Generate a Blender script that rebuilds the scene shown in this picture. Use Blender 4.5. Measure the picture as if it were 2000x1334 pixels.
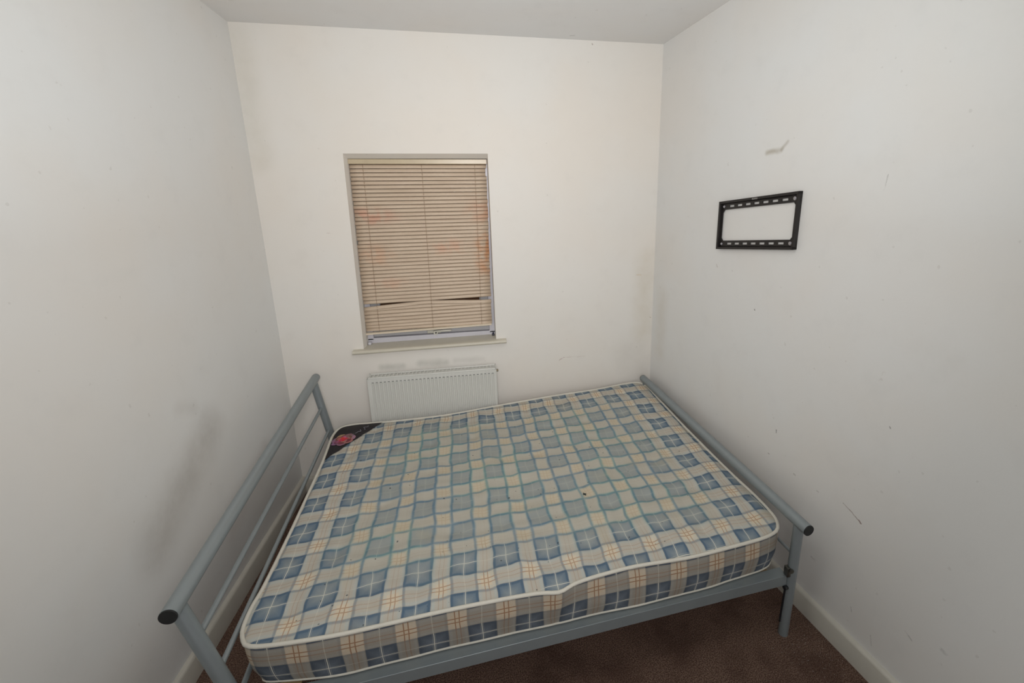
import bpy, bmesh, math, random
from mathutils import Vector, Matrix, noise as mnoise
random.seed(7)
sc = bpy.context.scene
COL = sc.collection
for o in list(bpy.data.objects): bpy.data.objects.remove(o, do_unlink=True)

# ------------------------------------------------------------------ camera
FPX = 880.0047
cd = bpy.data.cameras.new('camera'); cam = bpy.data.objects.new('camera', cd); COL.objects.link(cam)
cd.sensor_fit = 'HORIZONTAL'; cd.sensor_width = 36.0; cd.lens = FPX / 2000.0 * 36.0
cd.shift_x = -95.7246 / 2000.0; cd.shift_y = -84.1863 / 2000.0
cd.clip_start = 0.02; cd.clip_end = 60
yw, pt, rl = map(math.radians, (10.6933, -13.738, -0.5088))
fw = Vector((math.sin(yw)*math.cos(pt), math.cos(yw)*math.cos(pt), math.sin(pt)))
rt = fw.cross(Vector((0, 0, 1))).normalized(); up = rt.cross(fw)
R = math.cos(rl)*rt + math.sin(rl)*up; U = -math.sin(rl)*rt + math.cos(rl)*up
M = Matrix((R, U, -fw)).transposed().to_4x4(); M.translation = Vector((1.0745, -2.5999, 1.7436))
cam.matrix_world = M
sc.camera = cam

# ------------------------------------------------------------------ world, lights, exposure
w = bpy.data.worlds.new('night_sky'); sc.world = w; w.use_nodes = True
w.node_tree.nodes['Background'].inputs[0].default_value = (0.03, 0.035, 0.05, 1)
w.node_tree.nodes['Background'].inputs[1].default_value = 0.5

def light(name, kind, loc, energy, color, size, rot=None, sy=None):
    d = bpy.data.lights.new(name, kind); d.energy = energy; d.color = color
    if kind == 'POINT': d.shadow_soft_size = size
    else:
        d.size = size
        if sy: d.shape = 'RECTANGLE'; d.size_y = sy
    o = bpy.data.objects.new(name, d); COL.objects.link(o); o.location = loc
    if rot: o.rotation_euler = rot
    return o
fl = light('camera_flash', 'AREA', (1.10, -2.75, 1.85), 10.6, (1.0, 0.96, 0.955), .5, (math.radians(87), 0, 0), .4)
fl.data.spread = math.radians(112)
light('ceiling_fill', 'AREA', (1.12, -1.7, 1.60), 6.2, (0.80, 0.91, 1.0), 1.0, (math.radians(180), 0, 0), 1.0)  # unseen upward-facing panel, added to brighten the ceiling
light('ceiling_bulb', 'POINT', (1.15, -1.75, 2.25), 5.2, (0.98, 0.98, 0.90), .15)
light('doorway_daylight', 'AREA', (1.35, -3.25, 1.0), 7.4, (0.96, 0.98, 1.0), 1.6, (math.radians(90), 0, 0), 1.5)

sc.view_settings.view_transform = 'Standard'; sc.view_settings.look = 'None'
sc.view_settings.gamma = 1.0; sc.view_settings.use_curve_mapping = False
sc.view_settings.exposure = 0.0

# ------------------------------------------------------------------ node helpers
def S(r, g, b): # sRGB 0-255 to linear
    f = lambda c: (c/12.92 if c <= .04045 else ((c+.055)/1.055)**2.4)
    return (f(r/255), f(g/255), f(b/255), 1)

class G:
    """Tiny expression builder over shader nodes."""
    def __init__(s, name, rough=.6, metal=0, spec=.5):
        s.m = bpy.data.materials.new(name); s.m.use_nodes = True; s.t = s.m.node_tree
        s.b = s.t.nodes['Principled BSDF']; s.b.inputs['Roughness'].default_value = rough
        s.b.inputs['Metallic'].default_value = metal; s.b.inputs['Specular IOR Level'].default_value = spec
    def inp(s, sock, v):
        if isinstance(v, bpy.types.NodeSocket): s.t.links.new(v, sock)
        else: sock.default_value = v
    def math(s, op, a, b=0.0, c=0.0, clamp=False):
        n = s.t.nodes.new('ShaderNodeMath'); n.operation = op; n.use_clamp = clamp
        s.inp(n.inputs[0], a); s.inp(n.inputs[1], b)
        if op in ('MULTIPLY_ADD', 'WRAP', 'SMOOTH_MIN', 'COMPARE'): s.inp(n.inputs[2], c)
        return n.outputs[0]
    def vec(s, op, a, b=(0, 0, 0), scale=None):
        n = s.t.nodes.new('ShaderNodeVectorMath'); n.operation = op
        s.inp(n.inputs[0], a); s.inp(n.inputs[1], b)
        if scale is not None: s.inp(n.inputs['Scale'], scale)
        return n.outputs['Value'] if op in ('DOT_PRODUCT', 'LENGTH', 'DISTANCE') else n.outputs['Vector']
    def sm(s, v, a, b, c=0.0, d=1.0):       # smoothstep map
        n = s.t.nodes.new('ShaderNodeMapRange'); n.interpolation_type = 'SMOOTHSTEP'
        s.inp(n.inputs[0], v)
        for i, x in enumerate((a, b, c, d)): n.inputs[1+i].default_value = x
        return n.outputs[0]
    def mix(s, f, a, b, mode='MIX'):
        n = s.t.nodes.new('ShaderNodeMix'); n.data_type = 'RGBA'; n.blend_type = mode
        s.inp(n.inputs[0], f); s.inp(n.inputs[6], a); s.inp(n.inputs[7], b)
        return n.outputs[2]
    def noise(s, v, scale, detail=2, rough=.5, col=False):
        n = s.t.nodes.new('ShaderNodeTexNoise'); s.inp(n.inputs['Vector'], v)
        n.inputs['Scale'].default_value = scale; n.inputs['Detail'].default_value = detail
        n.inputs['Roughness'].default_value = rough
        return n.outputs['Color'] if col else n.outputs['Fac']
    def pos(s): return s.t.nodes.new('ShaderNodeNewGeometry').outputs['Position']
    def obj(s): return s.t.nodes.new('ShaderNodeTexCoord').outputs['Object']
    def uv(s): return s.t.nodes.new('ShaderNodeTexCoord').outputs['UV']
    def sep(s, v):
        n = s.t.nodes.new('ShaderNodeSeparateXYZ'); s.inp(n.inputs[0], v); return n.outputs
    def comb(s, x, y, z=0.0):
        n = s.t.nodes.new('ShaderNodeCombineXYZ'); s.inp(n.inputs[0], x); s.inp(n.inputs[1], y); s.inp(n.inputs[2], z)
        return n.outputs[0]
    def bump(s, h, strength=.3, dist=.002):
        n = s.t.nodes.new('ShaderNodeBump'); s.inp(n.inputs['Height'], h)
        n.inputs['Strength'].default_value = strength; n.inputs['Distance'].default_value = dist
        s.t.links.new(n.outputs[0], s.b.inputs['Normal'])
    def color(s, c): s.inp(s.b.inputs['Base Color'], c); return s.m
    def seg(s, p, a, b):                       # distance from p to segment a-b
        a = Vector(a); b = Vector(b); ba = b - a
        pa = s.vec('SUBTRACT', p, tuple(a))
        h = s.math('MULTIPLY', s.vec('DOT_PRODUCT', pa, tuple(ba)), 1/max(ba.dot(ba), 1e-9), clamp=True)
        return s.vec('LENGTH', s.vec('SUBTRACT', pa, s.vec('SCALE', tuple(ba), scale=h)))

def simple(name, col, rough=.5, metal=0, var=.06, scale=30, bump=0, spec=.5):
    g = G(name, rough, metal, spec); p = g.obj()
    n = g.noise(p, scale, 4, .6)
    dk = tuple(c*(1-var*2) for c in col[:3]) + (1,); lt = tuple(min(1, c*(1+var)) for c in col[:3]) + (1,)
    g.color(g.mix(n, dk, lt))
    if bump: g.bump(g.noise(p, scale*6, 3), bump, .001)
    return g.m

# ------------------------------------------------------------------ painted wall with scuffs and soft tinted bands
def wall_mat(name, marks, smears_and_tints=(), base=(229, 229, 227)):
    g = G(name, .62, spec=.25); p = g.pos()
    n1 = g.noise(p, 1.3, 3, .55); n2 = g.noise(p, 9, 4, .6)
    c = g.mix(g.sm(n1, .35, .7), S(*base), S(base[0], base[1]-3, base[2]-6))
    c = g.mix(g.sm(n2, .5, .8, 0, .25), c, S(base[0]-12, base[1]-13, base[2]-14))
    spots = g.sm(g.noise(p, 46, 1, .3), .775, .81, 0, .15)
    c = g.mix(spots, c, S(150, 142, 132))
    wob = g.vec('SCALE', g.vec('SUBTRACT', g.noise(p, 22, 2, .5, True), (.5, .5, .5)), scale=.012)
    pw = g.vec('ADD', p, wob); brk = g.noise(p, 90, 3, .7)
    for a, b, wd, st, col in marks:
        d = g.seg(pw, a, b); f = g.sm(d, wd*.25, wd, st, 0)
        f = g.math('MULTIPLY', f, g.sm(brk, .32, .58, .25, 1))
        c = g.mix(f, c, S(*col))
    for a, b, wd, st, col in smears_and_tints:
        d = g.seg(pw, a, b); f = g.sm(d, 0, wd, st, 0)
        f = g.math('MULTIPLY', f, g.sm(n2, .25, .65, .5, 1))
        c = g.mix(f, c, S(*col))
    g.color(c)
    g.bump(g.noise(p, 130, 4, .6), .12, .002)
    return g.m

# ------------------------------------------------------------------ object helpers
def link(o, parent=None):
    COL.objects.link(o)
    if parent: o.parent = parent
    return o
def tag(o, label=None, cat=None, group=None, kind=None):
    if label: o['label'] = label
    if cat: o['category'] = cat
    if group: o['group'] = group
    if kind: o['kind'] = kind
    return o
def empty(name, label, cat, loc=(0, 0, 0)):
    o = bpy.data.objects.new(name, None); o.empty_display_size = .1; o.location = loc; link(o); bpy.context.view_layer.update()
    return tag(o, label, cat)
def mesh_obj(name, bm, mat, parent=None, smooth=False, angle=None):
    bmesh.ops.recalc_face_normals(bm, faces=bm.faces)
    me = bpy.data.meshes.new(name); bm.to_mesh(me); bm.free()
    if smooth:
        for p in me.polygons: p.use_smooth = True
        if angle:
            try: me.set_sharp_from_angle(angle=math.radians(angle))
            except Exception: pass
    me.materials.append(mat)
    o = bpy.data.objects.new(name, me)
    if parent: # geometry is given in world space; keep it there under its parent
        me.transform(Matrix.Translation(-parent_loc(parent)))
    return link(o, parent)
def parent_loc(p):
    v = Vector((0, 0, 0))
    while p: v += p.location; p = p.parent
    return v
def hexa(bm, c):    # 8 corners: bottom 4 ccw, top 4 ccw
    v = [bm.verts.new(x) for x in c]
    for f in ((0, 3, 2, 1), (4, 5, 6, 7), (0, 1, 5, 4), (1, 2, 6, 5), (2, 3, 7, 6), (3, 0, 4, 7)):
        bm.faces.new([v[i] for i in f])
    return v
def box(bm, x0, x1, y0, y1, z0, z1, bev=0, seg=2):
    b2 = bmesh.new() if bev else bm
    hexa(b2, [(x0, y0, z0), (x1, y0, z0), (x1, y1, z0), (x0, y1, z0), (x0, y0, z1), (x1, y0, z1), (x1, y1, z1), (x0, y1, z1)])
    if bev:
        bmesh.ops.bevel(b2, geom=b2.edges[:], offset=bev, segments=seg, profile=.5, affect='EDGES')
        merge(bm, b2)
def merge(bm, b2, mat=None):
    me = bpy.data.meshes.new('tmp')
    if mat: b2.transform(mat)
    b2.to_mesh(me); b2.free(); bm.from_mesh(me); bpy.data.meshes.remove(me)
def prism(bm, pts, a, b, ax, ay, cap=True):
    """profile pts (i,j) in axes ax,ay swept from a to b"""
    a = Vector(a); b = Vector(b); ax = Vector(ax); ay = Vector(ay)
    r0 = [bm.verts.new(a + ax*i + ay*j) for i, j in pts]; r1 = [bm.verts.new(b + ax*i + ay*j) for i, j in pts]
    n = len(pts)
    for k in range(n): bm.faces.new((r0[k], r0[(k+1) % n], r1[(k+1) % n], r1[k]))
    if cap: bm.faces.new(r0); bm.faces.new(list(reversed(r1)))
def tube(bm, pts, r, seg=16, cap=True, closed=False, flat=1.0):
    pts = [Vector(p) for p in pts]; rings = []; n = len(pts); prev = None
    for i, p in enumerate(pts):
        if closed: t = pts[(i+1) % n] - pts[i-1]
        else: t = (pts[min(i+1, n-1)] - pts[max(i-1, 0)])
        t.normalize()
        refv = prev if prev is not None else (Vector((0, 0, 1)) if abs(t.z) < .9 else Vector((1, 0, 0)))
        a = (refv - t*refv.dot(t)).normalized(); prev = a; b = t.cross(a)
        rings.append([bm.verts.new(p + a*(r*flat*math.cos(2*math.pi*k/seg)) + b*(r*math.sin(2*math.pi*k/seg))) for k in range(seg)])
    m = n if closed else n-1
    for i in range(m):
        A, B = rings[i], rings[(i+1) % n]
        for k in range(seg): bm.faces.new((A[k], A[(k+1) % seg], B[(k+1) % seg], B[k]))
    if cap and not closed: bm.faces.new(list(reversed(rings[0]))); bm.faces.new(rings[-1])
def tube_obj(name, pts, r, mat, parent, seg=16, **k):
    bm = bmesh.new(); tube(bm, pts, r, seg, **k); return mesh_obj(name, bm, mat, parent, True, 40)

# ------------------------------------------------------------------ room dimensions
YF = -3.4
LX = lambda y: -0.008 + 0.022*y             # left wall line
RX = lambda y: 2.155 - 0.158*y              # right wall line
CZ = lambda y: 2.513 - 0.06*y               # ceiling rises a little towards the viewer
T = .12

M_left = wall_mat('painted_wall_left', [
    ((0, -1.29, .905), (0, -1.335, .878), .0035, .75, (95, 95, 90)),
    ((-.02, -1.275, 1.532), (-.02, -1.286, 1.524), .006, .35, (190, 165, 140)),
    ((-.01, -.806, 1.468), (-.01, -.815, 1.461), .006, .4, (150, 145, 135)),
    ((0, -.14, .82), (0, -.15, .805), .006, .45, (150, 145, 135)),
    ((-.02, -1.0, 1.29), (-.02, -1.03, 1.26), .006, .2, (165, 160, 150)),
    ((-.02, -.9, 1.31), (-.02, -.93, 1.30), .004, .15, (160, 150, 140)),
    ((-.02, -1.5, .62), (-.02, -1.5, .55), .004, .2, (140, 135, 128))],
    [((-.02, -.72, .80), (-.02, -1.08, .60), .15, .30, (140, 128, 115)),  # soft darker band beside the headboard rail
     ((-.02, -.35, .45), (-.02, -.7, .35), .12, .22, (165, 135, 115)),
     ((-.01, -.85, .97), (-.01, -.78, .93), .05, .15, (150, 135, 120))])
M_right = wall_mat('painted_wall_right', [
    ((2.3715, -1.37, .595), (2.3825, -1.44, .566), .0035, .6, (120, 92, 82)),
    ((2.3825, -1.436, .57), (2.3830, -1.443, .563), .005, .8, (110, 72, 66)),
    ((2.3185, -1.035, .712), (2.3187, -1.037, .700), .0035, .9, (90, 88, 84)),
    ((2.2887, -.8465, 1.208), (2.2887, -.848, 1.205), .004, .8, (110, 105, 100)),
    ((2.389, -1.480, .967), (2.389, -1.482, .964), .004, .8, (105, 102, 98)),
    ((2.3678, -1.345, 1.775), (2.366, -1.338, 1.73), .003, .35, (140, 138, 132)),
    ((2.314, -1.006, .582), (2.315, -1.012, .581), .004, .45, (120, 112, 105)),
    ((2.336, -1.147, .571), (2.337, -1.155, .570), .004, .45, (120, 112, 105)),
    ((2.354, -1.259, .569), (2.355, -1.266, .568), .004, .45, (120, 112, 105)),
    ((2.414, -1.64, .30), (2.418, -1.66, .285), .004, .3, (85, 82, 80)),
    ((2.398, -1.54, .17), (2.400, -1.55, .13), .0035, .22, (95, 92, 90)),
    ((2.385, -1.46, .21), (2.386, -1.465, .19), .003, .35, (95, 92, 90)),
    ((2.357, -1.28, .27), (2.358, -1.29, .268), .008, .35, (120, 100, 95)),
    ((2.2468, -.57, 1.37), (2.2468, -.575, 1.36), .006, .3, (165, 150, 140)),
    ((2.43, -1.74, .34), (2.431, -1.75, .338), .01, .25, (110, 110, 108)),
    ((2.43, -1.72, .12), (2.431, -1.74, .11), .014, .3, (100, 98, 96))],
    [((2.285, -.83, 1.880), (2.298, -.905, 1.885), .017, .75, (176, 168, 152)),
     ((2.298, -.905, 1.885), (2.303, -.935, 1.915), .012, .7, (172, 164, 150)),
     ((2.18, -.1, 1.1), (2.18, -.1, .75), .10, .25, (196, 182, 158))])  # yellowish band near the back corner
M_back = wall_mat('painted_wall_back', [
    ((1.55, 0, .700), (1.58, 0, .716), .0045, .45, (150, 120, 112)),
    ((1.58, 0, .716), (1.72, 0, .714), .003, .32, (165, 135, 125)),
    ((.30, 0, 1.5245), (.32, 0, 1.5235), .003, .4, (165, 150, 145)),
    ((2.04, 0, 1.221), (2.07, 0, 1.218), .006, .4, (205, 180, 140)),
    ((2.138, 0, .942), (2.145, 0, .94), .004, .5, (160, 135, 110)),
    ((1.75, 0, 2.497), (1.752, 0, 2.495), .005, .8, (120, 100, 90))],
    [((.50, 0, .742), (.62, 0, .740), .032, .34, (128, 134, 124)),
     ((.72, 0, .746), (.86, 0, .743), .040, .34, (130, 136, 126)),
     ((.92, 0, .75), (1.08, 0, .748), .03, .2, (150, 148, 138)),
     ((2.10, 0, 1.30), (2.10, 0, .85), .12, .26, (196, 182, 152)),  # yellowish band near the right corner
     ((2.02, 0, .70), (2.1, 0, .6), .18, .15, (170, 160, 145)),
     ((0.02, 0, 2.45), (.03, 0, 1.9), .11, .25, (192, 186, 168))],  # pale yellowish band down the left corner
    base=(230, 227, 221))
M_ceil = wall_mat('ceiling_paint', [((1.62, -.05, 2.516), (1.64, -.055, 2.516), .008, .35, (130, 128, 120))], base=(228, 227, 225))
M_skirt = simple('skirting_gloss_paint', S(205, 201, 190), .35, 0, .05, 12, .1)

def carpet():
    g = G('brown_carpet', .95, spec=.1); p = g.pos()
    n = g.noise(p, 260, 3, .7); n2 = g.noise(p, 5, 3, .6); n3 = g.noise(p, 700, 2, .6)
    c = g.mix(g.sm(n, .42, .60), S(88, 67, 59), S(160, 132, 116))
    c = g.mix(g.sm(n2, .4, .7, 0, .5), c, S(72, 50, 44))
    c = g.mix(g.sm(n3, .66, .72, 0, .55), c, S(120, 70, 52))
    far = g.vec('DISTANCE', p, (2.27, -1.43, 0)); crumb = g.sm(g.noise(p, 190, 1, .3), .70, .74)
    c = g.mix(g.math('MULTIPLY', crumb, g.sm(far, .02, .22, .8, .05)), c, S(200, 190, 180))
    g.color(c); g.bump(n, 1.0, .006); return g.m

# floor
bm = bmesh.new(); hexa(bm, [(LX(YF)-T, YF-T, -.08), (RX(YF)+T, YF-T, -.08), (RX(0)+T, .3, -.08), (LX(0)-T, .3, -.08),
                            (LX(YF)-T, YF-T, 0), (RX(YF)+T, YF-T, 0), (RX(0)+T, .3, 0), (LX(0)-T, .3, 0)])
tag(mesh_obj('floor', bm, carpet()), kind='structure')
# ceiling
bm = bmesh.new(); hexa(bm, [(LX(YF)-T, YF-T, CZ(YF-T)), (RX(YF)+T, YF-T, CZ(YF-T)), (RX(0)+T, .3, CZ(.3)), (LX(0)-T, .3, CZ(.3)),
                            (LX(YF)-T, YF-T, 2.9), (RX(YF)+T, YF-T, 2.9), (RX(0)+T, .3, 2.9), (LX(0)-T, .3, 2.9)])
tag(mesh_obj('ceiling', bm, M_ceil), kind='structure')
# left / right / front walls
bm = bmesh.new(); hexa(bm, [(LX(YF)-T, YF, 0), (LX(YF), YF, 0), (LX(0), 0, 0), (LX(0)-T, 0, 0), (LX(YF)-T, YF, CZ(YF)), (LX(YF), YF, CZ(YF)), (LX(0), 0, CZ(0)), (LX(0)-T, 0, CZ(0))])
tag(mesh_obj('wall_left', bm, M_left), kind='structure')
bm = bmesh.new(); hexa(bm, [(RX(YF), YF, 0), (RX(YF)+T, YF, 0), (RX(0)+T, 0, 0), (RX(0), 0, 0), (RX(YF), YF, CZ(YF)), (RX(YF)+T, YF, CZ(YF)), (RX(0)+T, 0, CZ(0)), (RX(0), 0, CZ(0))])
tag(mesh_obj('wall_right', bm, M_right), kind='structure')
bm = bmesh.new(); box(bm, LX(YF)-T, RX(YF)+T, YF-T, YF, 0, CZ(YF))
tag(mesh_obj('wall_front', bm, wall_mat('painted_wall_front', [])), kind='structure')
# back wall with the window opening
WIN = [(.417, .858), (1.1665, .8645), (1.166, 1.930), (.428, 1.927)]
D = .155
bm = bmesh.new()
def ring(y):
    o = [bm.verts.new((x, y, z)) for x, z in ((LX(0)-T, 0), (RX(0)+T, 0), (RX(0)+T, CZ(0)), (LX(0)-T, CZ(0)))]
    i = [bm.verts.new((x, y, z)) for x, z in (WIN if y == 0 else WINB)]; return o, i
WINB = [(.424, .858), (1.1645, .8645), (1.163, 1.907), (.436, 1.905)]
o0, i0 = ring(0); o1, i1 = ring(D+.1)
im = [bm.verts.new((x, .046, z)) for x, z in WINB]
for k in range(4):
    j = (k+1) % 4
    bm.faces.new((o0[k], o0[j], i0[j], i0[k])); bm.faces.new((o1[k], i1[k], i1[j], o1[j]))
    bm.faces.new((i0[k], i0[j], im[j], im[k])); bm.faces.new((im[k], im[j], i1[j], i1[k])); bm.faces.new((o0[k], o1[k], o1[j], o0[j]))
tag(mesh_obj('wall_back', bm, M_back), kind='structure')

# skirting boards, with a rounded top edge
def skirt(name, a, b, n, h=.094, th=.019):
    pr = [(0, 0), (th, 0), (th, h-.012), (th-.003, h-.005), (th-.008, h-.001), (0, h)]
    bm = bmesh.new(); prism(bm, pr, a, b, n, (0, 0, 1))
    o = mesh_obj(name, bm, M_skirt, None, True, 35); return tag(o, kind='structure')
nl = Vector((1, -.022, 0)).normalized(); nr = Vector((-1, -.158, 0)).normalized()
skirt('baseboard_left', (LX(0), 0, 0), (LX(YF), YF, 0), nl)
skirt('baseboard_right', (RX(0), 0, 0), (RX(YF), YF, 0), nr)
skirt('baseboard_back', (LX(0), 0, 0), (RX(0), 0, 0), (0, -1, 0), .09)
skirt('baseboard_front', (LX(YF), YF, 0), (RX(YF), YF, 0), (0, 1, 0))

# ------------------------------------------------------------------ window
M_upvc = simple('white_upvc', S(208, 207, 214), .35, 0, .05, 9)
M_sash = simple('grey_upvc_sash', S(180, 180, 182), .4, 0, .08, 9)
M_sill = simple('cream_sill_paint', S(206, 200, 184), .4, 0, .06, 14, .1)
M_dark = simple('black_plastic', S(28, 30, 34), .45, 0, .1, 20)
win = tag(empty('window_1', None, None, (.79, .12, .86)), kind='structure')
def wbox(bm, x0, x1, z0, z1, y0, y1, bev=.003): box(bm, x0, x1, y0, y1, z0, z1, bev)
bm = bmesh.new()
wbox(bm, .405, 1.18, .852, .892, .095, .155); wbox(bm, .405, 1.18, 1.895, 1.94, .095, .155)
wbox(bm, .405, .455, .88, 1.90, .095, .155); wbox(bm, 1.132, 1.18, .88, 1.90, .095, .155)
mesh_obj('window_frame', bm, M_upvc, win)
bm = bmesh.new()
wbox(bm, .452, 1.135, .894, .955, .108, .15, .006); wbox(bm, .452, 1.135, 1.84, 1.893, .108, .15, .006)
wbox(bm, .452, .507, .95, 1.845, .108, .15, .006); wbox(bm, 1.08, 1.135, .95, 1.845, .108, .15, .006)
mesh_obj('sash', bm, M_sash, win)
g = G('brown_reflection_glass', .12); g.color(S(92, 68, 52)); g.b.inputs['Transmission Weight'].default_value = .1  # brown reflection in the pane painted as its base colour
bm = bmesh.new(); box(bm, .50, 1.09, .126, .132, .945, 1.85); mesh_obj('glass', bm, g.m, win)
bm = bmesh.new(); wbox(bm, .762, .842, .899, .919, .094, .110, .004); wbox(bm, .80, .905, .909, .921, .078, .092, .004)
b2 = bmesh.new(); bmesh.ops.create_cone(b2, cap_ends=True, segments=24, radius1=.016, radius2=.013, depth=.022)
merge(bm, b2, Matrix.Translation((.812, .088, .907)) @ Matrix.Rotation(math.pi/2, 4, 'X'))
hd = mesh_obj('handle', bm, simple('cream_handle', S(206, 204, 192), .3), win, True, 40)
b2 = bmesh.new(); bmesh.ops.create_cone(b2, cap_ends=True, segments=16, radius1=.0045, radius2=.0045, depth=.006); b2.transform(Matrix.Translation((.814, .0755, .907)) @ Matrix.Rotation(math.pi/2, 4, 'X'))
mesh_obj('keyhole', b2, M_dark, hd)
# sill board with a rounded nose and horns past the opening
bm = bmesh.new()
pr = [(.10, 0), (-.03, 0), (-.036, .003), (-.039, .009), (-.038, .015), (-.033, .020), (-.026, .022), (.10, .022)]
prism(bm, [(a, b) for a, b in pr if a < 0] + [(0.0, .022), (0.0, 0)], (.362, 0, .8400), (1.226, 0, .8470), (0, 1, 0), (0, 0, 1))
prism(bm, [(0, 0), (.10, 0), (.10, .022), (0, .022)], (.4185, 0, .8402), (1.165, 0, .8468), (0, 1, 0), (0, 0, 1))
sill = mesh_obj('window_sill', bm, M_sill, win, True, 50)

# ------------------------------------------------------------------ venetian blind
def blind_mat():
    g = G('beige_wood_print_slat', .45, spec=.35); p = g.pos(); x, y, z = g.sep(p)[:3]
    q = g.comb(g.math('MULTIPLY', x, 5), 0.0, g.math('MULTIPLY', z, 160))
    gr = g.noise(q, 1, 3, .6)
    c = g.mix(g.sm(gr, .3, .7), S(194, 173, 150), S(211, 192, 170))
    def blob(cx, cz, rx, rz, st, col, c):
        dx = g.math('MULTIPLY', g.math('SUBTRACT', x, cx), 1/rx); dz = g.math('MULTIPLY', g.math('SUBTRACT', z, cz), 1/rz)
        d = g.math('SQRT', g.math('ADD', g.math('MULTIPLY', dx, dx), g.math('MULTIPLY', dz, dz)))
        f = g.math('MULTIPLY', g.sm(d, .2, 1, st, 0), g.sm(g.noise(p, 14, 3, .6), .35, .6))
        return g.mix(f, c, S(*col))
    c = blob(.50, 1.60, .22, .07, .75, (206, 156, 132), c)
    c = blob(1.13, 1.62, .14, .09, .65, (208, 158, 128), c)
    c = blob(1.13, 1.38, .09, .20, .85, (202, 142, 96), c)
    c = blob(.92, 1.42, .16, .07, .5, (212, 160, 130), c)
    c = blob(.52, 1.38, .14, .10, .4, (210, 158, 122), c)
    c = blob(.58, 1.22, .14, .05, .4, (214, 168, 140), c)
    g.color(c); return g.m
M_slat = blind_mat(); M_cord = simple('tan_cord', S(158, 134, 110), .8)
M_rail = simple('beige_headrail', S(196, 180, 150), .3); M_brail = simple('cream_bottom_rail', S(226, 212, 190), .4)
blind = empty('venetian_blind', 'closed beige wood-effect venetian blind hanging in the window recess', 'blind', (.795, .06, 1.88))
BX0, BX1, BY = .4375, 1.157, .066
bm = bmesh.new(); box(bm, BX0-.002, BX1+.003, BY-.018, BY+.018, 1.878, 1.9035, .002); mesh_obj('head_rail', bm, M_rail, blind)
NS = 44
def slat_center(i, t):
    z = 1.877 - (i+.5)/NS*(.940 - .011*t)
    if i >= NS-2: z += .004*(i-NS+3)*(1-t)
    return z
for i in range(NS):
    bm = bmesh.new(); rows = []; nx = 16; jx = random.uniform(-.0015, .0015); x0 = BX0 + jx; x1 = BX1 + jx
    if i in (1, 2): x1 -= .006
    x0 -= .012*(i/NS)*1.0; x1 -= .010*(i/NS)
    if i == 19: x0 += .006
    tilt = math.radians(70 + random.uniform(-1.5, 1.5))
    for a in range(nx+1):
        t = a/nx; x = x0 + (x1-x0)*t; z = slat_center(i, t) + random.uniform(-.0001, .0001); yy = 0; tl = tilt
        if i == 36:
            e = abs(t-.47)/.53; e = max(0, e-.05); z -= .0175*min(1, e*1.25); yy = -.004*e
        if i == 35: z += .002*max(0, t-.55)
        if i == 37: z -= .006*abs(t-.47); yy = .002
        prof = []
        for k in range(5):
            s = -1 + 2*k/4; ch = .0110
            cy, cz = -s*ch*math.cos(tl), s*ch*math.sin(tl)      # top edge leans to the window, lower edge to the room
            bow = .0028*(1-s*s)
            prof.append((x, BY + yy + (cy*-1)*1.0 - bow*math.sin(tl), z + cz - bow*math.cos(tl)*-.2))
        rows.append([bm.verts.new(p) for p in prof])
    for a in range(nx):
        for k in range(4): bm.faces.new((rows[a][k], rows[a+1][k], rows[a+1][k+1], rows[a][k+1]))
    o = mesh_obj('slat', bm, M_slat, blind, True)
    so = o.modifiers.new('thick', 'SOLIDIFY'); so.thickness = .0006; so.offset = 0
bm = bmesh.new()
prism(bm, [(-.012, 0), (.012, 0), (.012, .009), (0, .011), (-.012, .009)], (BX0-.012, BY-.002, .927), (BX1-.012, BY-.002, .9405), (0, 1, 0), (0, 0, 1))
mesh_obj('bottom_rail', bm, M_brail, blind)
for cx in (.505, .808, 1.093):
    pts = []
    for k in range(90):
        f = k/89; i = f*NS; ph = (i % 1)
        pts.append((cx-.006*f, BY-.0065 + .0055*math.cos(2*math.pi*ph), 1.878-.945*f + .012*f*(cx-.43)/.73))
    tube_obj('ladder_cord', pts, .0010, M_cord, blind, 6)
# dark clip on the right-hand end of the sill
bm = bmesh.new(); box(bm, 1.146, 1.160, .062, .084, .869, .880, .003); box(bm, 1.150, 1.158, .072, .080, .879, .890, .002)
clip = mesh_obj('blind_clip', bm, simple('navy_black_plastic', S(38, 40, 58), .4), None, True, 40)
tag(clip, 'tiny dark plastic clip at right end of window sill', 'clip')
bm = bmesh.new(); box(bm, .428, .446, .058, .085, .862, .878, .004); b2 = bmesh.new()
clip2 = mesh_obj('blind_clip', bm, M_upvc, None, True, 40)
tag(clip2, 'tiny pale plastic clip at left end of window sill', 'clip')

# ------------------------------------------------------------------ radiator
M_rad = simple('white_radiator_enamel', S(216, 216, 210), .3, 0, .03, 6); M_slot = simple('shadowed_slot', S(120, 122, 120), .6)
rad = empty('radiator', 'white ribbed panel radiator on the back wall below the window', 'radiator', (.795, -.05, .15))
RX0, RX1, RZ0, RZ1, RY = .436, 1.157, .17, .718, -.088
bm = bmesh.new(); NR = 32; pitch = (RX1-RX0-.03)/NR
top, bot = RZ1-.034, RZ0+.03
xs = [RX0+.006]; ys = [0]
for r in range(NR):
    b = RX0+.015+pitch*r
    for f, d in ((.0, 0), (.28, 0), (.42, .006), (.86, .006), (1.0, 0)): xs.append(b+pitch*f); ys.append(d)
xs.append(RX1-.006); ys.append(0)
levels = [(RZ0+.008, 0), (bot, 0), (bot+.012, 1), (top-.012, 1), (top, 0), (RZ1-.006, 0)]
grid = [[bm.verts.new((x, RY + d*m, z)) for x, d in zip(xs, ys)] for z, m in levels]
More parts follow.
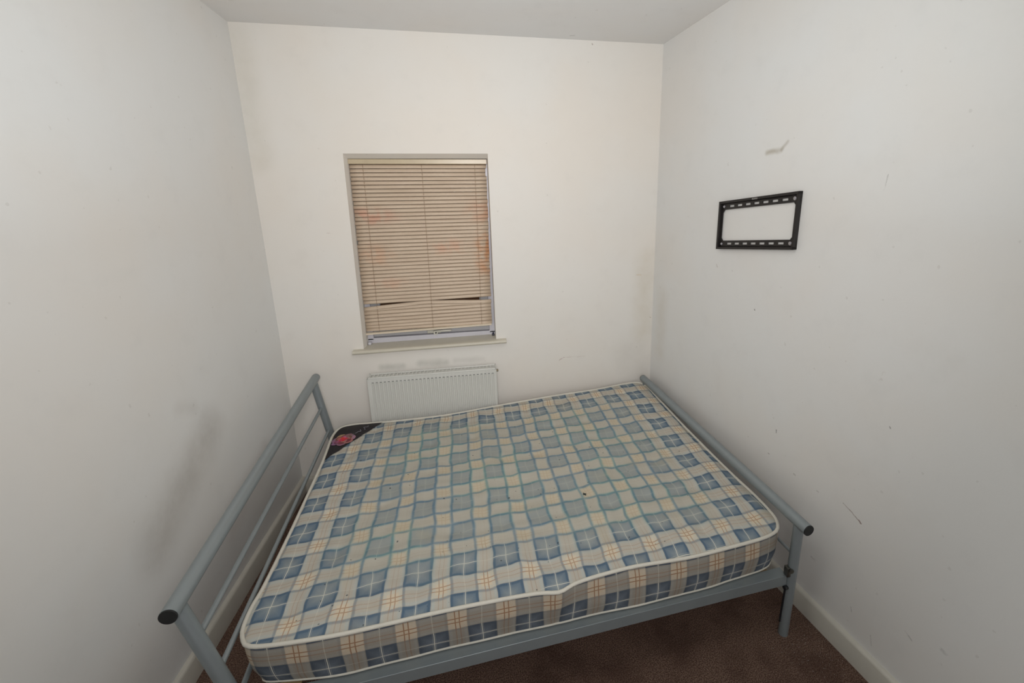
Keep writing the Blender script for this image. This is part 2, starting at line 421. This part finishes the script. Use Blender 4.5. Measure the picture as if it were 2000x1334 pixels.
for a in range(len(levels)-1):
    for k in range(len(xs)-1):
        if xs[k+1]-xs[k] > 1e-6: bm.faces.new((grid[a][k], grid[a][k+1], grid[a+1][k+1], grid[a+1][k]))
mesh_obj('front_panel', bm, M_rad, rad, True, 30)
bm = bmesh.new(); box(bm, RX0+.004, RX1-.004, -.03, -.024, RZ0+.01, RZ1-.012); mesh_obj('back_panel', bm, M_rad, rad)
for a, b in ((RX0, RX0+.008), (RX1-.008, RX1)):
    bm = bmesh.new(); box(bm, a, b, RY-.002, -.022, RZ0, RZ1, .002); mesh_obj('side_panel', bm, M_rad, rad)
bm = bmesh.new(); box(bm, RX0, RX1, RY-.002, RY+.008, RZ1-.008, RZ1, .0015); box(bm, RX0, RX1, -.030, -.022, RZ1-.008, RZ1, .0015)
box(bm, RX0+.004, RX1-.004, RY+.008, -.03, RZ1-.014, RZ1-.010)
for k in range(34):
    x = RX0+.012+(RX1-RX0-.024)*k/33; box(bm, x-.003, x+.003, RY+.006, -.028, RZ1-.006, RZ1-.003)
mesh_obj('top_grille', bm, M_rad, rad)
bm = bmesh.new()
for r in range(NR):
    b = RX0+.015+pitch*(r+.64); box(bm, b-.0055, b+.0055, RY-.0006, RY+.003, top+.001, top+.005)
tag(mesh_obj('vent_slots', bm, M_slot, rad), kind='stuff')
tube_obj('bleed_valve', [(RX1-.002, -.056, .69), (RX1+.012, -.056, .69)], .007, simple('brass_valve', S(120, 110, 90), .35, .8), rad, 12)
for x in (RX0+.03, RX1-.03):
    tube_obj('pipe', [(x, -.056, 0), (x, -.056, RZ0+.01)], .0075, M_rad, rad, 12)
for x in (RX0+.12, RX1-.12):
    bm = bmesh.new(); box(bm, x-.015, x+.015, -.026, 0, .25, .62, .002); mesh_obj('bracket', bm, M_rad, rad)

# ------------------------------------------------------------------ TV bracket on the right wall
M_blk = simple('black_powder_coat', S(44, 41, 40), .42, .3, .12, 60); M_scr = simple('zinc_screw', S(190, 190, 196), .3, .8)
dv = Vector((.158, -1, 0)).normalized()
far = Vector((2.2468, -.5808, (1.4494+1.6733)/2)); near = Vector((2.318, -1.032, (1.4994+1.7266)/2))
ex = (near-far).normalized(); nrm = Vector((-1, -.158, 0)).normalized(); ez = Vector((0, 0, 1))
ctr = (near+far)/2; ctr = Vector((RX(ctr.y), ctr.y, ctr.z))
BW, BH = (near-far).length, .2255
br = empty('tv_wall_bracket', 'black rectangular metal TV bracket screwed askew to the right wall', 'bracket', tuple(ctr))
def bpt(i, j, d): return ctr + ex*i + ez*j + nrm*d
def bbox(bm, i0, i1, j0, j1, d0, d1):
    hexa(bm, [bpt(i0, j0, d0), bpt(i1, j0, d0), bpt(i1, j1, d0), bpt(i0, j1, d0), bpt(i0, j0, d1), bpt(i1, j0, d1), bpt(i1, j1, d1), bpt(i0, j1, d1)])
hw, hh = BW/2, BH/2
for s in (1, -1):   # top and bottom bars with slots
    bm = bmesh.new()
    def y(a, b): return (min(s*a, s*b), max(s*a, s*b))
    L = hh
    bbox(bm, -hw, hw, *y(L, L-.010), 0.0, .020)            # raised lip
    bbox(bm, -hw+.001, hw-.001, *y(L-.010, L-.015), 0.002, .008)
    bbox(bm, -hw, hw, *y(L-.010, L-.021), .004, .008); bbox(bm, -hw, hw, *y(L-.030, L-.040), .004, .008)
    edges = [-hw]; n = 7; span = BW-.10; p = span/n
    for k in range(n):
        c = -span/2 + p*(k+.5); edges += [c-p*.31, c+p*.31]
    edges.append(hw)
    for k in range(0, len(edges), 2): bbox(bm, edges[k], edges[k+1], *y(L-.021, L-.030), .004, .008)
    mesh_obj('slotted_bar', bm, M_blk, br)
for s in (1, -1):
    bm = bmesh.new(); a, b = sorted((s*hw, s*(hw-.010))); bbox(bm, a, b, -hh, hh, 0, .020)
    a, b = sorted((s*(hw-.010), s*(hw-.018))); bbox(bm, a, b, -hh+.01, hh-.01, .004, .008)
    for t in (1, -1):   # corner gusset
        v = [bpt(s*(hw-.018), t*(hh-.040), d) for d in (.004, .008)] + [bpt(s*(hw-.030), t*(hh-.040), d) for d in (.004, .008)] + [bpt(s*(hw-.018), t*(hh-.054), d) for d in (.004, .008)]
        vs = [bm.verts.new(q) for q in v]
        for f in ((0, 2, 4), (1, 5, 3), (0, 1, 3, 2), (2, 3, 5, 4), (4, 5, 1, 0)): bm.faces.new([vs[i] for i in f])
    mesh_obj('side_bar', bm, M_blk, br)
for s in (1, -1):
    for t in (1, -1):
        bm = bmesh.new(); c = bpt(s*(hw-.026), t*(hh-.025), .008); r = .0075 if s > 0 else .006
        tube(bm, [c, c+nrm*.002], r, 16); tube(bm, [c+nrm*.002, c+nrm*.005], r*.6, 12)
        mesh_obj('screw', bm, M_scr, br, True, 40)
tc = bpy.data.curves.new('logo', 'FONT'); tc.body = 'eono'; tc.size = .016; tc.extrude = .0002; tc.align_x = 'CENTER'; tc.align_y = 'CENTER'
tmp = bpy.data.objects.new('tmp', tc); COL.objects.link(tmp); bpy.context.view_layer.update()
me = bpy.data.meshes.new_from_object(tmp.evaluated_get(bpy.context.evaluated_depsgraph_get())); bpy.data.objects.remove(tmp)
mw = Matrix((ex, nrm.cross(ex) if nrm.cross(ex).z > 0 else -nrm.cross(ex), nrm)).transposed().to_4x4(); mw.translation = bpt(.0, hh-.0055, .0202)-ctr
me.transform(mw); me.materials.clear(); me.materials.append(simple('pale_print', S(165, 162, 158), .5))
lg = link(bpy.data.objects.new('logo', me), br)

# ------------------------------------------------------------------ metal bed frame
M_bed = simple('silver_grey_tube', S(142, 150, 153), .38, .35, .05, 14); M_cap = simple('black_end_cap', S(22, 24, 26), .5, 0, .2, 60)
M_bolt = simple('steel_bolt', S(120, 118, 112), .3, .9, .2)
bed = empty('metal_bed_frame', 'silver-grey tubular metal double bed frame under the checked mattress', 'bed', (1.25, -.75, 0))
V = Vector
def rail_with_caps(name, a, b, r):
    a, b = V(a), V(b); o = tube_obj(name, [a, b], r, M_bed, bed, 28)
    for p, d in ((a, (a-b).normalized()), (b, (b-a).normalized())):
        bm = bmesh.new(); tube(bm, [p-d*.004, p+d*.002, p+d*.004], r*.965, 28); c = mesh_obj('end_cap', bm, M_cap, o, True, 30)
    return o
HA, HB = (.262, -1.512, .700), (.166, -.062, .736)
rail_with_caps('headboard_rail', HA, HB, .0215)
FA, FB = (2.2165, -1.392, .519), (2.091, -.045, .549)
rail_with_caps('footboard_rail', FA, FB, .0215)
hp = lambda z: V((.354-.242*(z-.28), -1.470, z)); hq = lambda z: V((.237-.157*(z-.28), -.108, z))
tube_obj('headboard_post', [hp(.0), hp(.694)], .0195, M_bed, bed, 24)
tube_obj('headboard_post', [hq(.0), hq(.722)], .0195, M_bed, bed, 24)
fp = lambda z: V((2.206 + .006*z/.5, -1.350, z)); fq = lambda z: V((2.097, -.072, z))
for f, zt in ((fp, .508), (fq, .540)):
    o = tube_obj('footboard_post', [f(0), f(zt)], .0185, M_bed, bed, 24)
for a, b, r in ((hp(.574), hq(.576), .008), (hp(.450), hq(.4385), .008), (hp(.335), hq(.327), .008)):
    tube_obj('headboard_bar', [a, b], r, M_bed, bed, 14)
tube_obj('footboard_bar', [fp(.372), fq(.385)], .006, M_bed, bed, 12)
# angle-section side rails
def side_rail(a, b, s):
    a, b = V(a), V(b); d = (b-a).normalized(); inn = V((-d.y, d.x, 0))*s
    pr = [(0, -.045), (0, 0), (.042, 0), (.042, -.003), (.003, -.003), (.003, -.045)]
    bm = bmesh.new(); prism(bm, pr, a, b, inn, (0, 0, 1)); bmesh.ops.bevel(bm, geom=[e for e in bm.edges], offset=.0008, segments=1, affect='EDGES')
    return mesh_obj('side_rail', bm, M_bed, bed)
side_rail((2.190, -1.351, .283), (.372, -1.462, .283), -1)
side_rail((2.078, -.095, .283), (.256, -.126, .283), 1)
# wooden slats under the mattress
M_wood = simple('pine_slat', S(176, 150, 112), .6, 0, .12, 8)
for k in range(11):
    t = (k+.5)/11; a = V((2.19, -1.351, .283)).lerp(V((.372, -1.462, .283)), t); b = V((2.078, -.095, .283)).lerp(V((.256, -.126, .283)), t)
    bm = bmesh.new(); a2 = a.lerp(b, .028); b2_ = b.lerp(a, .028)
    prism(bm, [(-.03, -.018), (.03, -.018), (.03, -.004), (-.03, -.004)], a2, b2_, (1, 0, 0), (0, 0, 1)); mesh_obj('bed_slat', bm, M_wood, bed)
tube_obj('centre_beam', [hp(.25).lerp(hq(.25), .5), fp(.25).lerp(fq(.25), .5)], .014, M_bed, bed, 12)
tube_obj('centre_leg', [V((1.2, -.75, 0)), V((1.2, -.75, .25))], .014, M_bed, bed, 12)
# bolts and hook plate at the near footboard post
bm = bmesh.new(); c = fp(.315); box(bm, c.x-.030, c.x-.014, c.y-.012, c.y+.010, .285, .325, .002)
tube(bm, [c+V((-.018, -.014, .003)), c+V((-.018, -.020, .003))], .009, 14); mesh_obj('hook_plate', bm, M_bolt, bed, True, 35)
bm = bmesh.new(); tube(bm, [fp(.232)+V((-.016, -.004, 0)), fp(.232)+V((-.030, -.006, 0))], .009, 10); tube(bm, [fp(.228)+V((-.020, 0, 0)), fp(.06)+V((-.020, .004, 0))], .004, 8)
mesh_obj('bolt', bm, M_dark, bed, True, 35)
bm = bmesh.new(); tube(bm, [hp(.262)+V((.018, -.004, 0)), hp(.262)+V((.032, -.006, 0))], .009, 10); mesh_obj('bolt', bm, M_dark, bed, True, 35)

# ------------------------------------------------------------------ mattress
MO = V((.335, -1.415, 0)); an = math.atan2(.075, 1.83)
mu = V((math.cos(an), math.sin(an), 0)); mv = V((-math.sin(an), math.cos(an), 0))
near_s = [(.008, .025), (.022, .008), (.058, -.005), (.16, -.016), (.29, -.021), (.45, -.017), (.636, -.014), (.862, -.02), (.940, -.033), (.965, -.030), (1.009, -.014), (1.10, -.003), (1.24, .004), (1.44, -.004), (1.602, .003), (1.735, .011), (1.795, .022), (1.825, .036), (1.842, .055)]
right_s = [(1.842, .055), (1.857, .088), (1.861, .15), (1.856, .25), (1.845, .365), (1.825, .663), (1.815, 1.017), (1.813, 1.19), (1.808, 1.25), (1.792, 1.288)]
far_s = [(-.004, 1.262), (.010, 1.280), (.04, 1.290), (.085, 1.290), (.146, 1.279), (.26, 1.262), (.37, 1.250), (.512, 1.242), (.69, 1.250), (.865, 1.264), (1.07, 1.277), (1.279, 1.287), (1.484, 1.289), (1.68, 1.307), (1.74, 1.308), (1.772, 1.302), (1.792, 1.288)]
left_s = [(.008, .025), (-.006, .055), (-.012, .10), (-.012, .15), (-.006, .217), (-.003, .4), (-.003, .633), (-.008, .955), (-.020, 1.15), (-.020, 1.20), (-.014, 1.24), (-.004, 1.262)]
def resample(pl, n):
    out = []; P = [V((a, b, 0)) for a, b in pl]; Q = [2*P[0]-P[1]] + P + [2*P[-1]-P[-2]]; dense = []
    for i in range(1, len(Q)-2):
        for k in range(12):
            t = k/12; a, b, c, d = Q[i-1], Q[i], Q[i+1], Q[i+2]
            dense.append(.5*((2*b) + (c-a)*t + (2*a-5*b+4*c-d)*t*t + (3*b-a-3*c+d)*t**3))
    dense.append(P[-1]); L = [0]
    for a, b in zip(dense, dense[1:]): L.append(L[-1]+(b-a).length)
    j = 0
    for k in range(n+1):
        s = L[-1]*k/n
        while j < len(L)-2 and L[j+1] < s: j += 1
        f = (s-L[j])/max(L[j+1]-L[j], 1e-9); out.append(dense[j].lerp(dense[j+1], min(1, max(0, f))))
    return out
NU, NV = 200, 144
sn, sf, sl, sr = resample(near_s, NU), resample(far_s, NU), resample(left_s, NV), resample(right_s, NV)
def edge_z(u, v): return .455 + .065*min(1, max(0, u/1.84))*min(1, max(0, v/1.3))
tufts = []
for a in range(9):
    for b in range(6):
        tufts.append((.10+.205*a+(.10 if b % 2 else 0)+random.uniform(-.015, .015), .10+.215*b+random.uniform(-.015, .015), random.uniform(.6, 1.1)))
def top_z(u, v, eu):
    z = edge_z(u, v); k = 1-math.exp(-(eu/.035))
    n = mnoise.noise(V((u*2.3, v*2.3, 1.7)))*.010 + mnoise.noise(V((u*7+3, v*9, .4)))*.0045 + mnoise.noise(V((u*16, v*22, 5)))*.0016
    # quilting: soft ripples across the width
    n += .0022*math.sin(2*math.pi*(v/.081) + 1.6*mnoise.noise(V((u*5, v*3, 9)))) * (0.5+.5*mnoise.noise(V((u*3, v*3, 2))))*1.2
    n += .0022*math.sin(2*math.pi*(u/.0747) + 1.4*mnoise.noise(V((u*3, v*5, 4)))) * .7
    # two lengthwise ridges where the springs give
    n += .006*math.exp(-((u-.83+.06*v)/.05)**2) + .005*math.exp(-((v-.62)/.09)**2)*math.exp(-((u-.9)/.6)**2)
    for tu, tv, s in tufts:
        d2 = (u-tu)**2+(v-tv)**2
        if d2 < .01: n -= s*.0085*math.exp(-d2/.0008)
    return z + k*(.010 + n)
bm = bmesh.new(); uvl = bm.loops.layers.uv.new('UVMap'); rows = []; UV = {}
for j in range(NV+1):
    t = j/NV; row = []
    for i in range(NU+1):
        s = i/NU
        c = (1-t)*sn[i] + t*sf[i] + (1-s)*sl[j] + s*sr[j] - ((1-s)*(1-t)*sn[0] + s*(1-t)*sn[NU] + (1-s)*t*sf[0] + s*t*sf[NU])
        eu = min(min(s, 1-s)*1.85, min(t, 1-t)*1.29)
        p = MO + mu*c.x + mv*c.y; p.z = top_z(c.x, c.y, eu)
        vtx = bm.verts.new(p); row.append(vtx); UV[vtx] = (c.x, c.y)
    rows.append(row)
for j in range(NV):
    for i in range(NU):
        f = bm.faces.new((rows[j][i], rows[j][i+1], rows[j+1][i+1], rows[j+1][i]))
        for l in f.loops: l[uvl].uv = UV[l.vert]

def plaid(name, top=True):
    g = G(name, .85, spec=.15); uv = g.uv()
    dist = g.vec('SCALE', g.vec('SUBTRACT', g.noise(uv, 7, 2, .5, True), (.5, .5, .5)), scale=.030 if top else .012)
    q = g.vec('ADD', uv, dist); x, y, _ = g.sep(q)[:3]
    if top:
        cu = g.math('MULTIPLY', g.math('SUBTRACT', x, .046), 1/.1500)
        cv = g.math('MULTIPLY', g.math('SUBTRACT', g.math('SUBTRACT', y, .122), g.math('MULTIPLY', x, .030)), 1/.1615)
    else:
        cu = g.math('MULTIPLY', g.math('SUBTRACT', x, .079), 1/.1545); cv = g.math('MULTIPLY', g.math('SUBTRACT', y, .333), 1/.157)
    ab = []
    for c in (cu, cv):
        f = g.math('SUBTRACT', g.math('FRACT', g.math('ADD', c, 20.5)), .5); ab.append(g.math('ABSOLUTE', f))
    H = .297
    Dm = [g.sm(a, H-.012, H+.012, 1, 0) for a in ab]
    line = [g.sm(a, .004, .012, 1, 0) for a in ab]
    line2 = [g.sm(g.math('ABSOLUTE', g.math('SUBTRACT', a, .030)), .003, .008, 1, 0) for a in ab]
    brn = [g.sm(g.math('ABSOLUTE', g.math('SUBTRACT', g.math('SUBTRACT', .5, a), .046)), .007, .015, 1, 0) for a in ab]
    bord = [g.sm(g.math('ABSOLUTE', g.math('SUBTRACT', a, H-.024)), .010, .050, 1, 0) for a in ab]
    bordw = [g.sm(g.math('ABSOLUTE', g.math('SUBTRACT', a, H-.010)), .010, .075, 1, 0) for a in ab]
    fringe = [g.sm(g.math('ABSOLUTE', g.math('SUBTRACT', a, H+.045)), .0, .06, 1, 0) for a in ab]
    DD = g.math('MULTIPLY', Dm[0], Dm[1]); LL = g.math('MULTIPLY', g.math('SUBTRACT', 1, Dm[0]), g.math('SUBTRACT', 1, Dm[1]))
    cream, mid, dark = (S(212, 199, 177), S(186, 181, 170), S(106, 123, 138)) if top else (S(190, 174, 152), S(148, 142, 132), S(86, 94, 103))  # side tones darker than the top: lower-edge shade painted into the colour
    ctrd = g.sm(g.math('MAXIMUM', ab[0], ab[1]), .05, .27, 0, 1)
    c = g.mix(LL, mid, cream); c = g.mix(DD, c, g.mix(ctrd, S(134, 145, 151) if top else S(104, 112, 122), dark))
    # light blue fringe just outside the dark bands
    fr = g.math('MAXIMUM', g.math('MULTIPLY', fringe[0], g.math('SUBTRACT', 1, DD)), g.math('MULTIPLY', fringe[1], g.math('SUBTRACT', 1, DD)))
    c = g.mix(g.math('MULTIPLY', fr, .30 if top else .10), c, S(168, 190, 196))
    # dark borders of the bands: full where bands cross, weak elsewhere
    bb = g.math('MAXIMUM', bord[0], bord[1])
    c = g.mix(g.math('MULTIPLY', bb, g.math('MULTIPLY_ADD', DD, .30, .42 if top else .18)), c, S(78, 100, 122) if top else S(74, 82, 94))
    fine = c
    # brown stripes in the cream bands, faint where they cross the dark ones
    bs = g.math('MAXIMUM', brn[0], brn[1])
    fine = g.mix(g.math('MULTIPLY', bs, g.math('MULTIPLY_ADD', LL, .40, g.math('MULTIPLY', g.math('SUBTRACT', 1, DD), .30 if top else .42))), fine, S(166, 126, 96) if top else S(138, 98, 70))
    ws = g.math('MAXIMUM', line[0], line[1]); w2 = g.math('MAXIMUM', line2[0], line2[1])
    fine = g.mix(g.math('MULTIPLY', ws, g.math('MULTIPLY_ADD', DD, .55, .22)), fine, S(232, 228, 212))
    fine = g.mix(g.math('MULTIPLY', w2, g.math('MULTIPLY', DD, .22)), fine, S(214, 212, 200))
    if top:
        # the sleeping area is worn: print faded to grey cream, dye of the borders run to teal
        u0, v0, _ = g.sep(uv)[:3]; nz = g.noise(uv, 3.2, 3, .6)
        e1 = g.math('MINIMUM', g.math('SUBTRACT', u0, .13), g.math('MULTIPLY', g.math('SUBTRACT', 1.70, u0), .9))
        e2 = g.math('MINIMUM', g.math('MULTIPLY', g.math('SUBTRACT', v0, .09), 1.1), g.math('MULTIPLY', g.math('SUBTRACT', 1.17, v0), 1.3))
        wr = g.sm(g.math('ADD', g.math('MINIMUM', e1, e2), g.math('MULTIPLY', g.math('SUBTRACT', nz, .5), .28)), -.05, .20)
        worn = g.mix(DD, g.mix(LL, S(182, 178, 166), S(192, 182, 161)), S(157, 161, 157))
        halo = g.math('MAXIMUM', bordw[0], bordw[1])
        tl = g.mix(g.sm(g.noise(uv, 2.6, 2, .5), .42, .58), S(98, 134, 154), S(100, 152, 150))
        worn = g.mix(g.math('MULTIPLY', halo, .66), worn, tl)
        worn = g.mix(g.math('MULTIPLY', g.math('MULTIPLY', bb, .55), g.sm(g.noise(uv, 11, 2, .5), .3, .7)), worn, S(84, 116, 138))
        worn = g.mix(g.math('MULTIPLY', g.math('MULTIPLY', bs, LL), .10), worn, S(186, 146, 112))
        fine = g.mix(g.math('MULTIPLY', wr, .86), fine, worn)
        # yellowish patches and small dark specks
        fine = g.mix(g.sm(g.noise(uv, 4.5, 4, .6), .52, .75, 0, .28), fine, S(186, 172, 138))
        fine = g.mix(g.sm(g.noise(uv, 60, 1, .3), .775, .79, 0, .8), fine, S(60, 66, 72))
        for m in (((1.155, .395, 0), (1.160, .385, 0), .006), ((1.152, .388, 0), (1.163, .392, 0), .004)):
            fine = g.mix(g.sm(g.seg(uv, m[0], m[1]), .002, m[2], .9, 0), fine, S(20, 40, 48))
    g.color(fine)
    hb = g.math('ADD', g.noise(uv, 420, 2, .6), g.math('MULTIPLY', g.noise(uv, 34, 3, .6), 2.2))
    g.bump(hb, .35, .0022)
    return g.m
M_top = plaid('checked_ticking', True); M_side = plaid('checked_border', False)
mat = empty('mattress', 'stained blue and cream tartan double mattress lying on the metal bed frame', 'mattress', (1.25, -.75, .285))
mesh_obj('top_panel', bm, M_top, mat, True)
# outline loop for sides and piping
loop = [(sn[i], None) for i in range(NU)] + [(sr[j], None) for j in range(NV)] + [(sf[NU-i], None) for i in range(NU)] + [(sl[NV-j], None) for j in range(NV)]
loop = [c for c, _ in loop]; NL = len(loop)
bm = bmesh.new(); uvl = bm.loops.layers.uv.new('UVMap'); rings = []; UV = {}
per = [0]
for k in range(NL): per.append(per[-1]+(loop[(k+1) % NL]-loop[k]).length)
NH = 12; ZB = .287
nrm2 = []
for k in range(NL):
    t = loop[(k+3) % NL]-loop[k-3]; t.normalize(); nrm2.append(V((t.y, -t.x, 0)))
for h in range(NH+1):
    f = h/NH; ring_ = []
    for k in range(NL+1):
        c = loop[k % NL]; n = nrm2[k % NL]; ez_ = edge_z(c.x, c.y)-.002
        bul = .010*math.sin(math.pi*min(1, f*1.05)) - .012*f + .0035*mnoise.noise(V((per[k]*6, f*3, 3)))
        if c.x < .3: bul -= .014*(1-c.x/.3)*f
        if 0.6 < c.x < 1.6 and c.y < .1: bul += (c.y + .012)*min(1, f*1.25)*min(1, (c.x-.6)/.2, (1.6-c.x)/.2)
        q = c + n*bul; z = ez_ + (ZB-ez_)*f
        p = MO+mu*q.x+mv*q.y; p.z = z; vt = bm.verts.new(p); ring_.append(vt)
        UV[vt] = (c.x if (k < NU or k == NL) and k != NL else per[k], z if ez_ < .47 else ZB + (z-ZB)*(.172/(ez_-ZB)))
    rings.append(ring_)
for h in range(NH):
    for k in range(NL):
        f = bm.faces.new((rings[h][k], rings[h][k+1], rings[h+1][k+1], rings[h+1][k]))
        for l in f.loops: l[uvl].uv = UV[l.vert]
base_ring = [v.co.copy() for v in rings[-1][:-1]]
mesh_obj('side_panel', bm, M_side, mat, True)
bm = bmesh.new(); bm.faces.new([bm.verts.new(p) for p in base_ring]); mesh_obj('base_panel', bm, simple('plain_ticking', S(190, 186, 176), .9), mat)
M_pipe = simple('cream_piping_tape', S(212, 208, 196), .75, 0, .08, 25, .2)
pts = []
for k in range(0, NL, 2):
    c = loop[k]+nrm2[k]*(.002+.0015*mnoise.noise(V((per[k]*5, 1, 1)))); p = MO+mu*c.x+mv*c.y; p.z = edge_z(c.x, c.y)+.002+.002*mnoise.noise(V((per[k]*3, 7, 1))); pts.append(p)
bm = bmesh.new(); tube(bm, pts, .0062, 10, closed=True); mesh_obj('piping', bm, M_pipe, mat, True)
bm = bmesh.new(); tube(bm, [V((base_ring[k].x, base_ring[k].y, ZB+.005)) for k in range(0, NL, 2)], .0045, 8, closed=True); mesh_obj('piping', bm, M_pipe, mat, True)

# black corner patch with a printed rose and faint script
def uvz(u, v):
    s = max(0, min(1, u/1.83)); eu = max(0, min(u+.02, 1.29-v, 9)); p = MO+mu*u+mv*v; p.z = top_z(u, v, eu); return p
def rose_mat():
    g = G('black_patch_cloth', .7, spec=.2); uv = g.uv()
    c = g.mix(g.noise(uv, 60, 2), S(26, 22, 26), S(46, 38, 42))
    d = g.vec('DISTANCE', uv, (.150, .36, 0))
    return c, g
bm = bmesh.new(); uvl = bm.loops.layers.uv.new('UVMap')
# patch covers the far-left corner: bounded by line (0,.942)-(.222,1.267)
A_, B_ = V((-.004, .950, 0)), V((.225, 1.262, 0))
NA, NB = 40, 26; rows = []; UV = {}
edge_pts = resample([( -.004, .950), (-.010, 1.05), (-.016, 1.15), (-.016, 1.20), (-.009, 1.24), (.003, 1.264), (.02, 1.280), (.05, 1.285), (.09, 1.284), (.146, 1.274), (.225, 1.262)], NA)
for b in range(NB+1):
    t = b/NB; row = []
    for a in range(NA+1):
        e = edge_pts[a]; d = A_.lerp(B_, a/NA); c = e.lerp(d, t)
        inner = V((.1, 1.15, 0)); c2 = c + (inner-c)*(.02*(1-t))
        eu = max(0.001, min(c2.x+.014, 1.285-c2.y)); p = MO+mu*c2.x+mv*c2.y; p.z = top_z(c2.x, c2.y, eu) + .0028
        v_ = bm.verts.new(p); row.append(v_); UV[v_] = (a/NA, t)
    rows.append(row)
for b in range(NB):
    for a in range(NA):
        f = bm.faces.new((rows[b][a], rows[b][a+1], rows[b+1][a+1], rows[b+1][a]))
        for l in f.loops: l[uvl].uv = UV[l.vert]
patch = mesh_obj('corner_patch', bm, simple('black_patch_cloth', S(34, 29, 32), .75, 0, .2, 60), mat, True)
patch['label'] = 'black corner patch with pink rose'
def on_patch(u, v, dz=.0045): 
    eu = max(0.001, min(u+.014, 1.285-v)); p = MO+mu*u+mv*v; p.z = top_z(u, v, eu)+dz; return p
# rose: rings of flat petals
def petal(bm, cu, cv, r, rw, ang, dz):
    vs = []
    for k in range(10):
        a = 2*math.pi*k/10; x = r*.55+math.cos(a)*r*.55; y_ = math.sin(a)*rw
        u = cu+math.cos(ang)*x-math.sin(ang)*y_; v = cv+math.sin(ang)*x+math.cos(ang)*y_
        vs.append(bm.verts.new(on_patch(u, v, dz)))
    bm.faces.new(vs)
CU, CV = .022, 1.135
rose = None
for (n, r, rw, col, dz, off) in ((7, .056, .027, (150, 116, 118), .0050, .2), (6, .042, .020, (118, 66, 70), .0056, .5), (5, .032, .014, (176, 100, 108), .0061, .1), (4, .020, .010, (196, 30, 58), .0066, .4)):
    for k in range(n):
        bm = bmesh.new(); petal(bm, CU+.026, CV-.015, r, rw, off+2*math.pi*k/n, dz+k*.00006)
        mesh_obj('petal', bm, simple('rose_print_%d_%d' % (n, k), S(*[min(255, max(0, q+random.randint(-22, 22))) for q in col]), .7), patch)
bm = bmesh.new()
random.seed(3)
x, yv = .070, 1.150
path = []
for k in range(60):
    t = k/59; u = .058+.10*t; v = 1.115+.125*t
    nn = .013*math.sin(t*40)*(.5+.5*math.sin(t*9+1)); path.append(on_patch(u-nn*.75, v+nn*.6, .0048))
for seg_ in ((0, 12), (14, 22), (24, 40), (43, 58)):
    tube(bm, path[seg_[0]:seg_[1]], .0015, 5)
mesh_obj('script_print', bm, simple('silver_print', S(128, 126, 132), .6), patch)
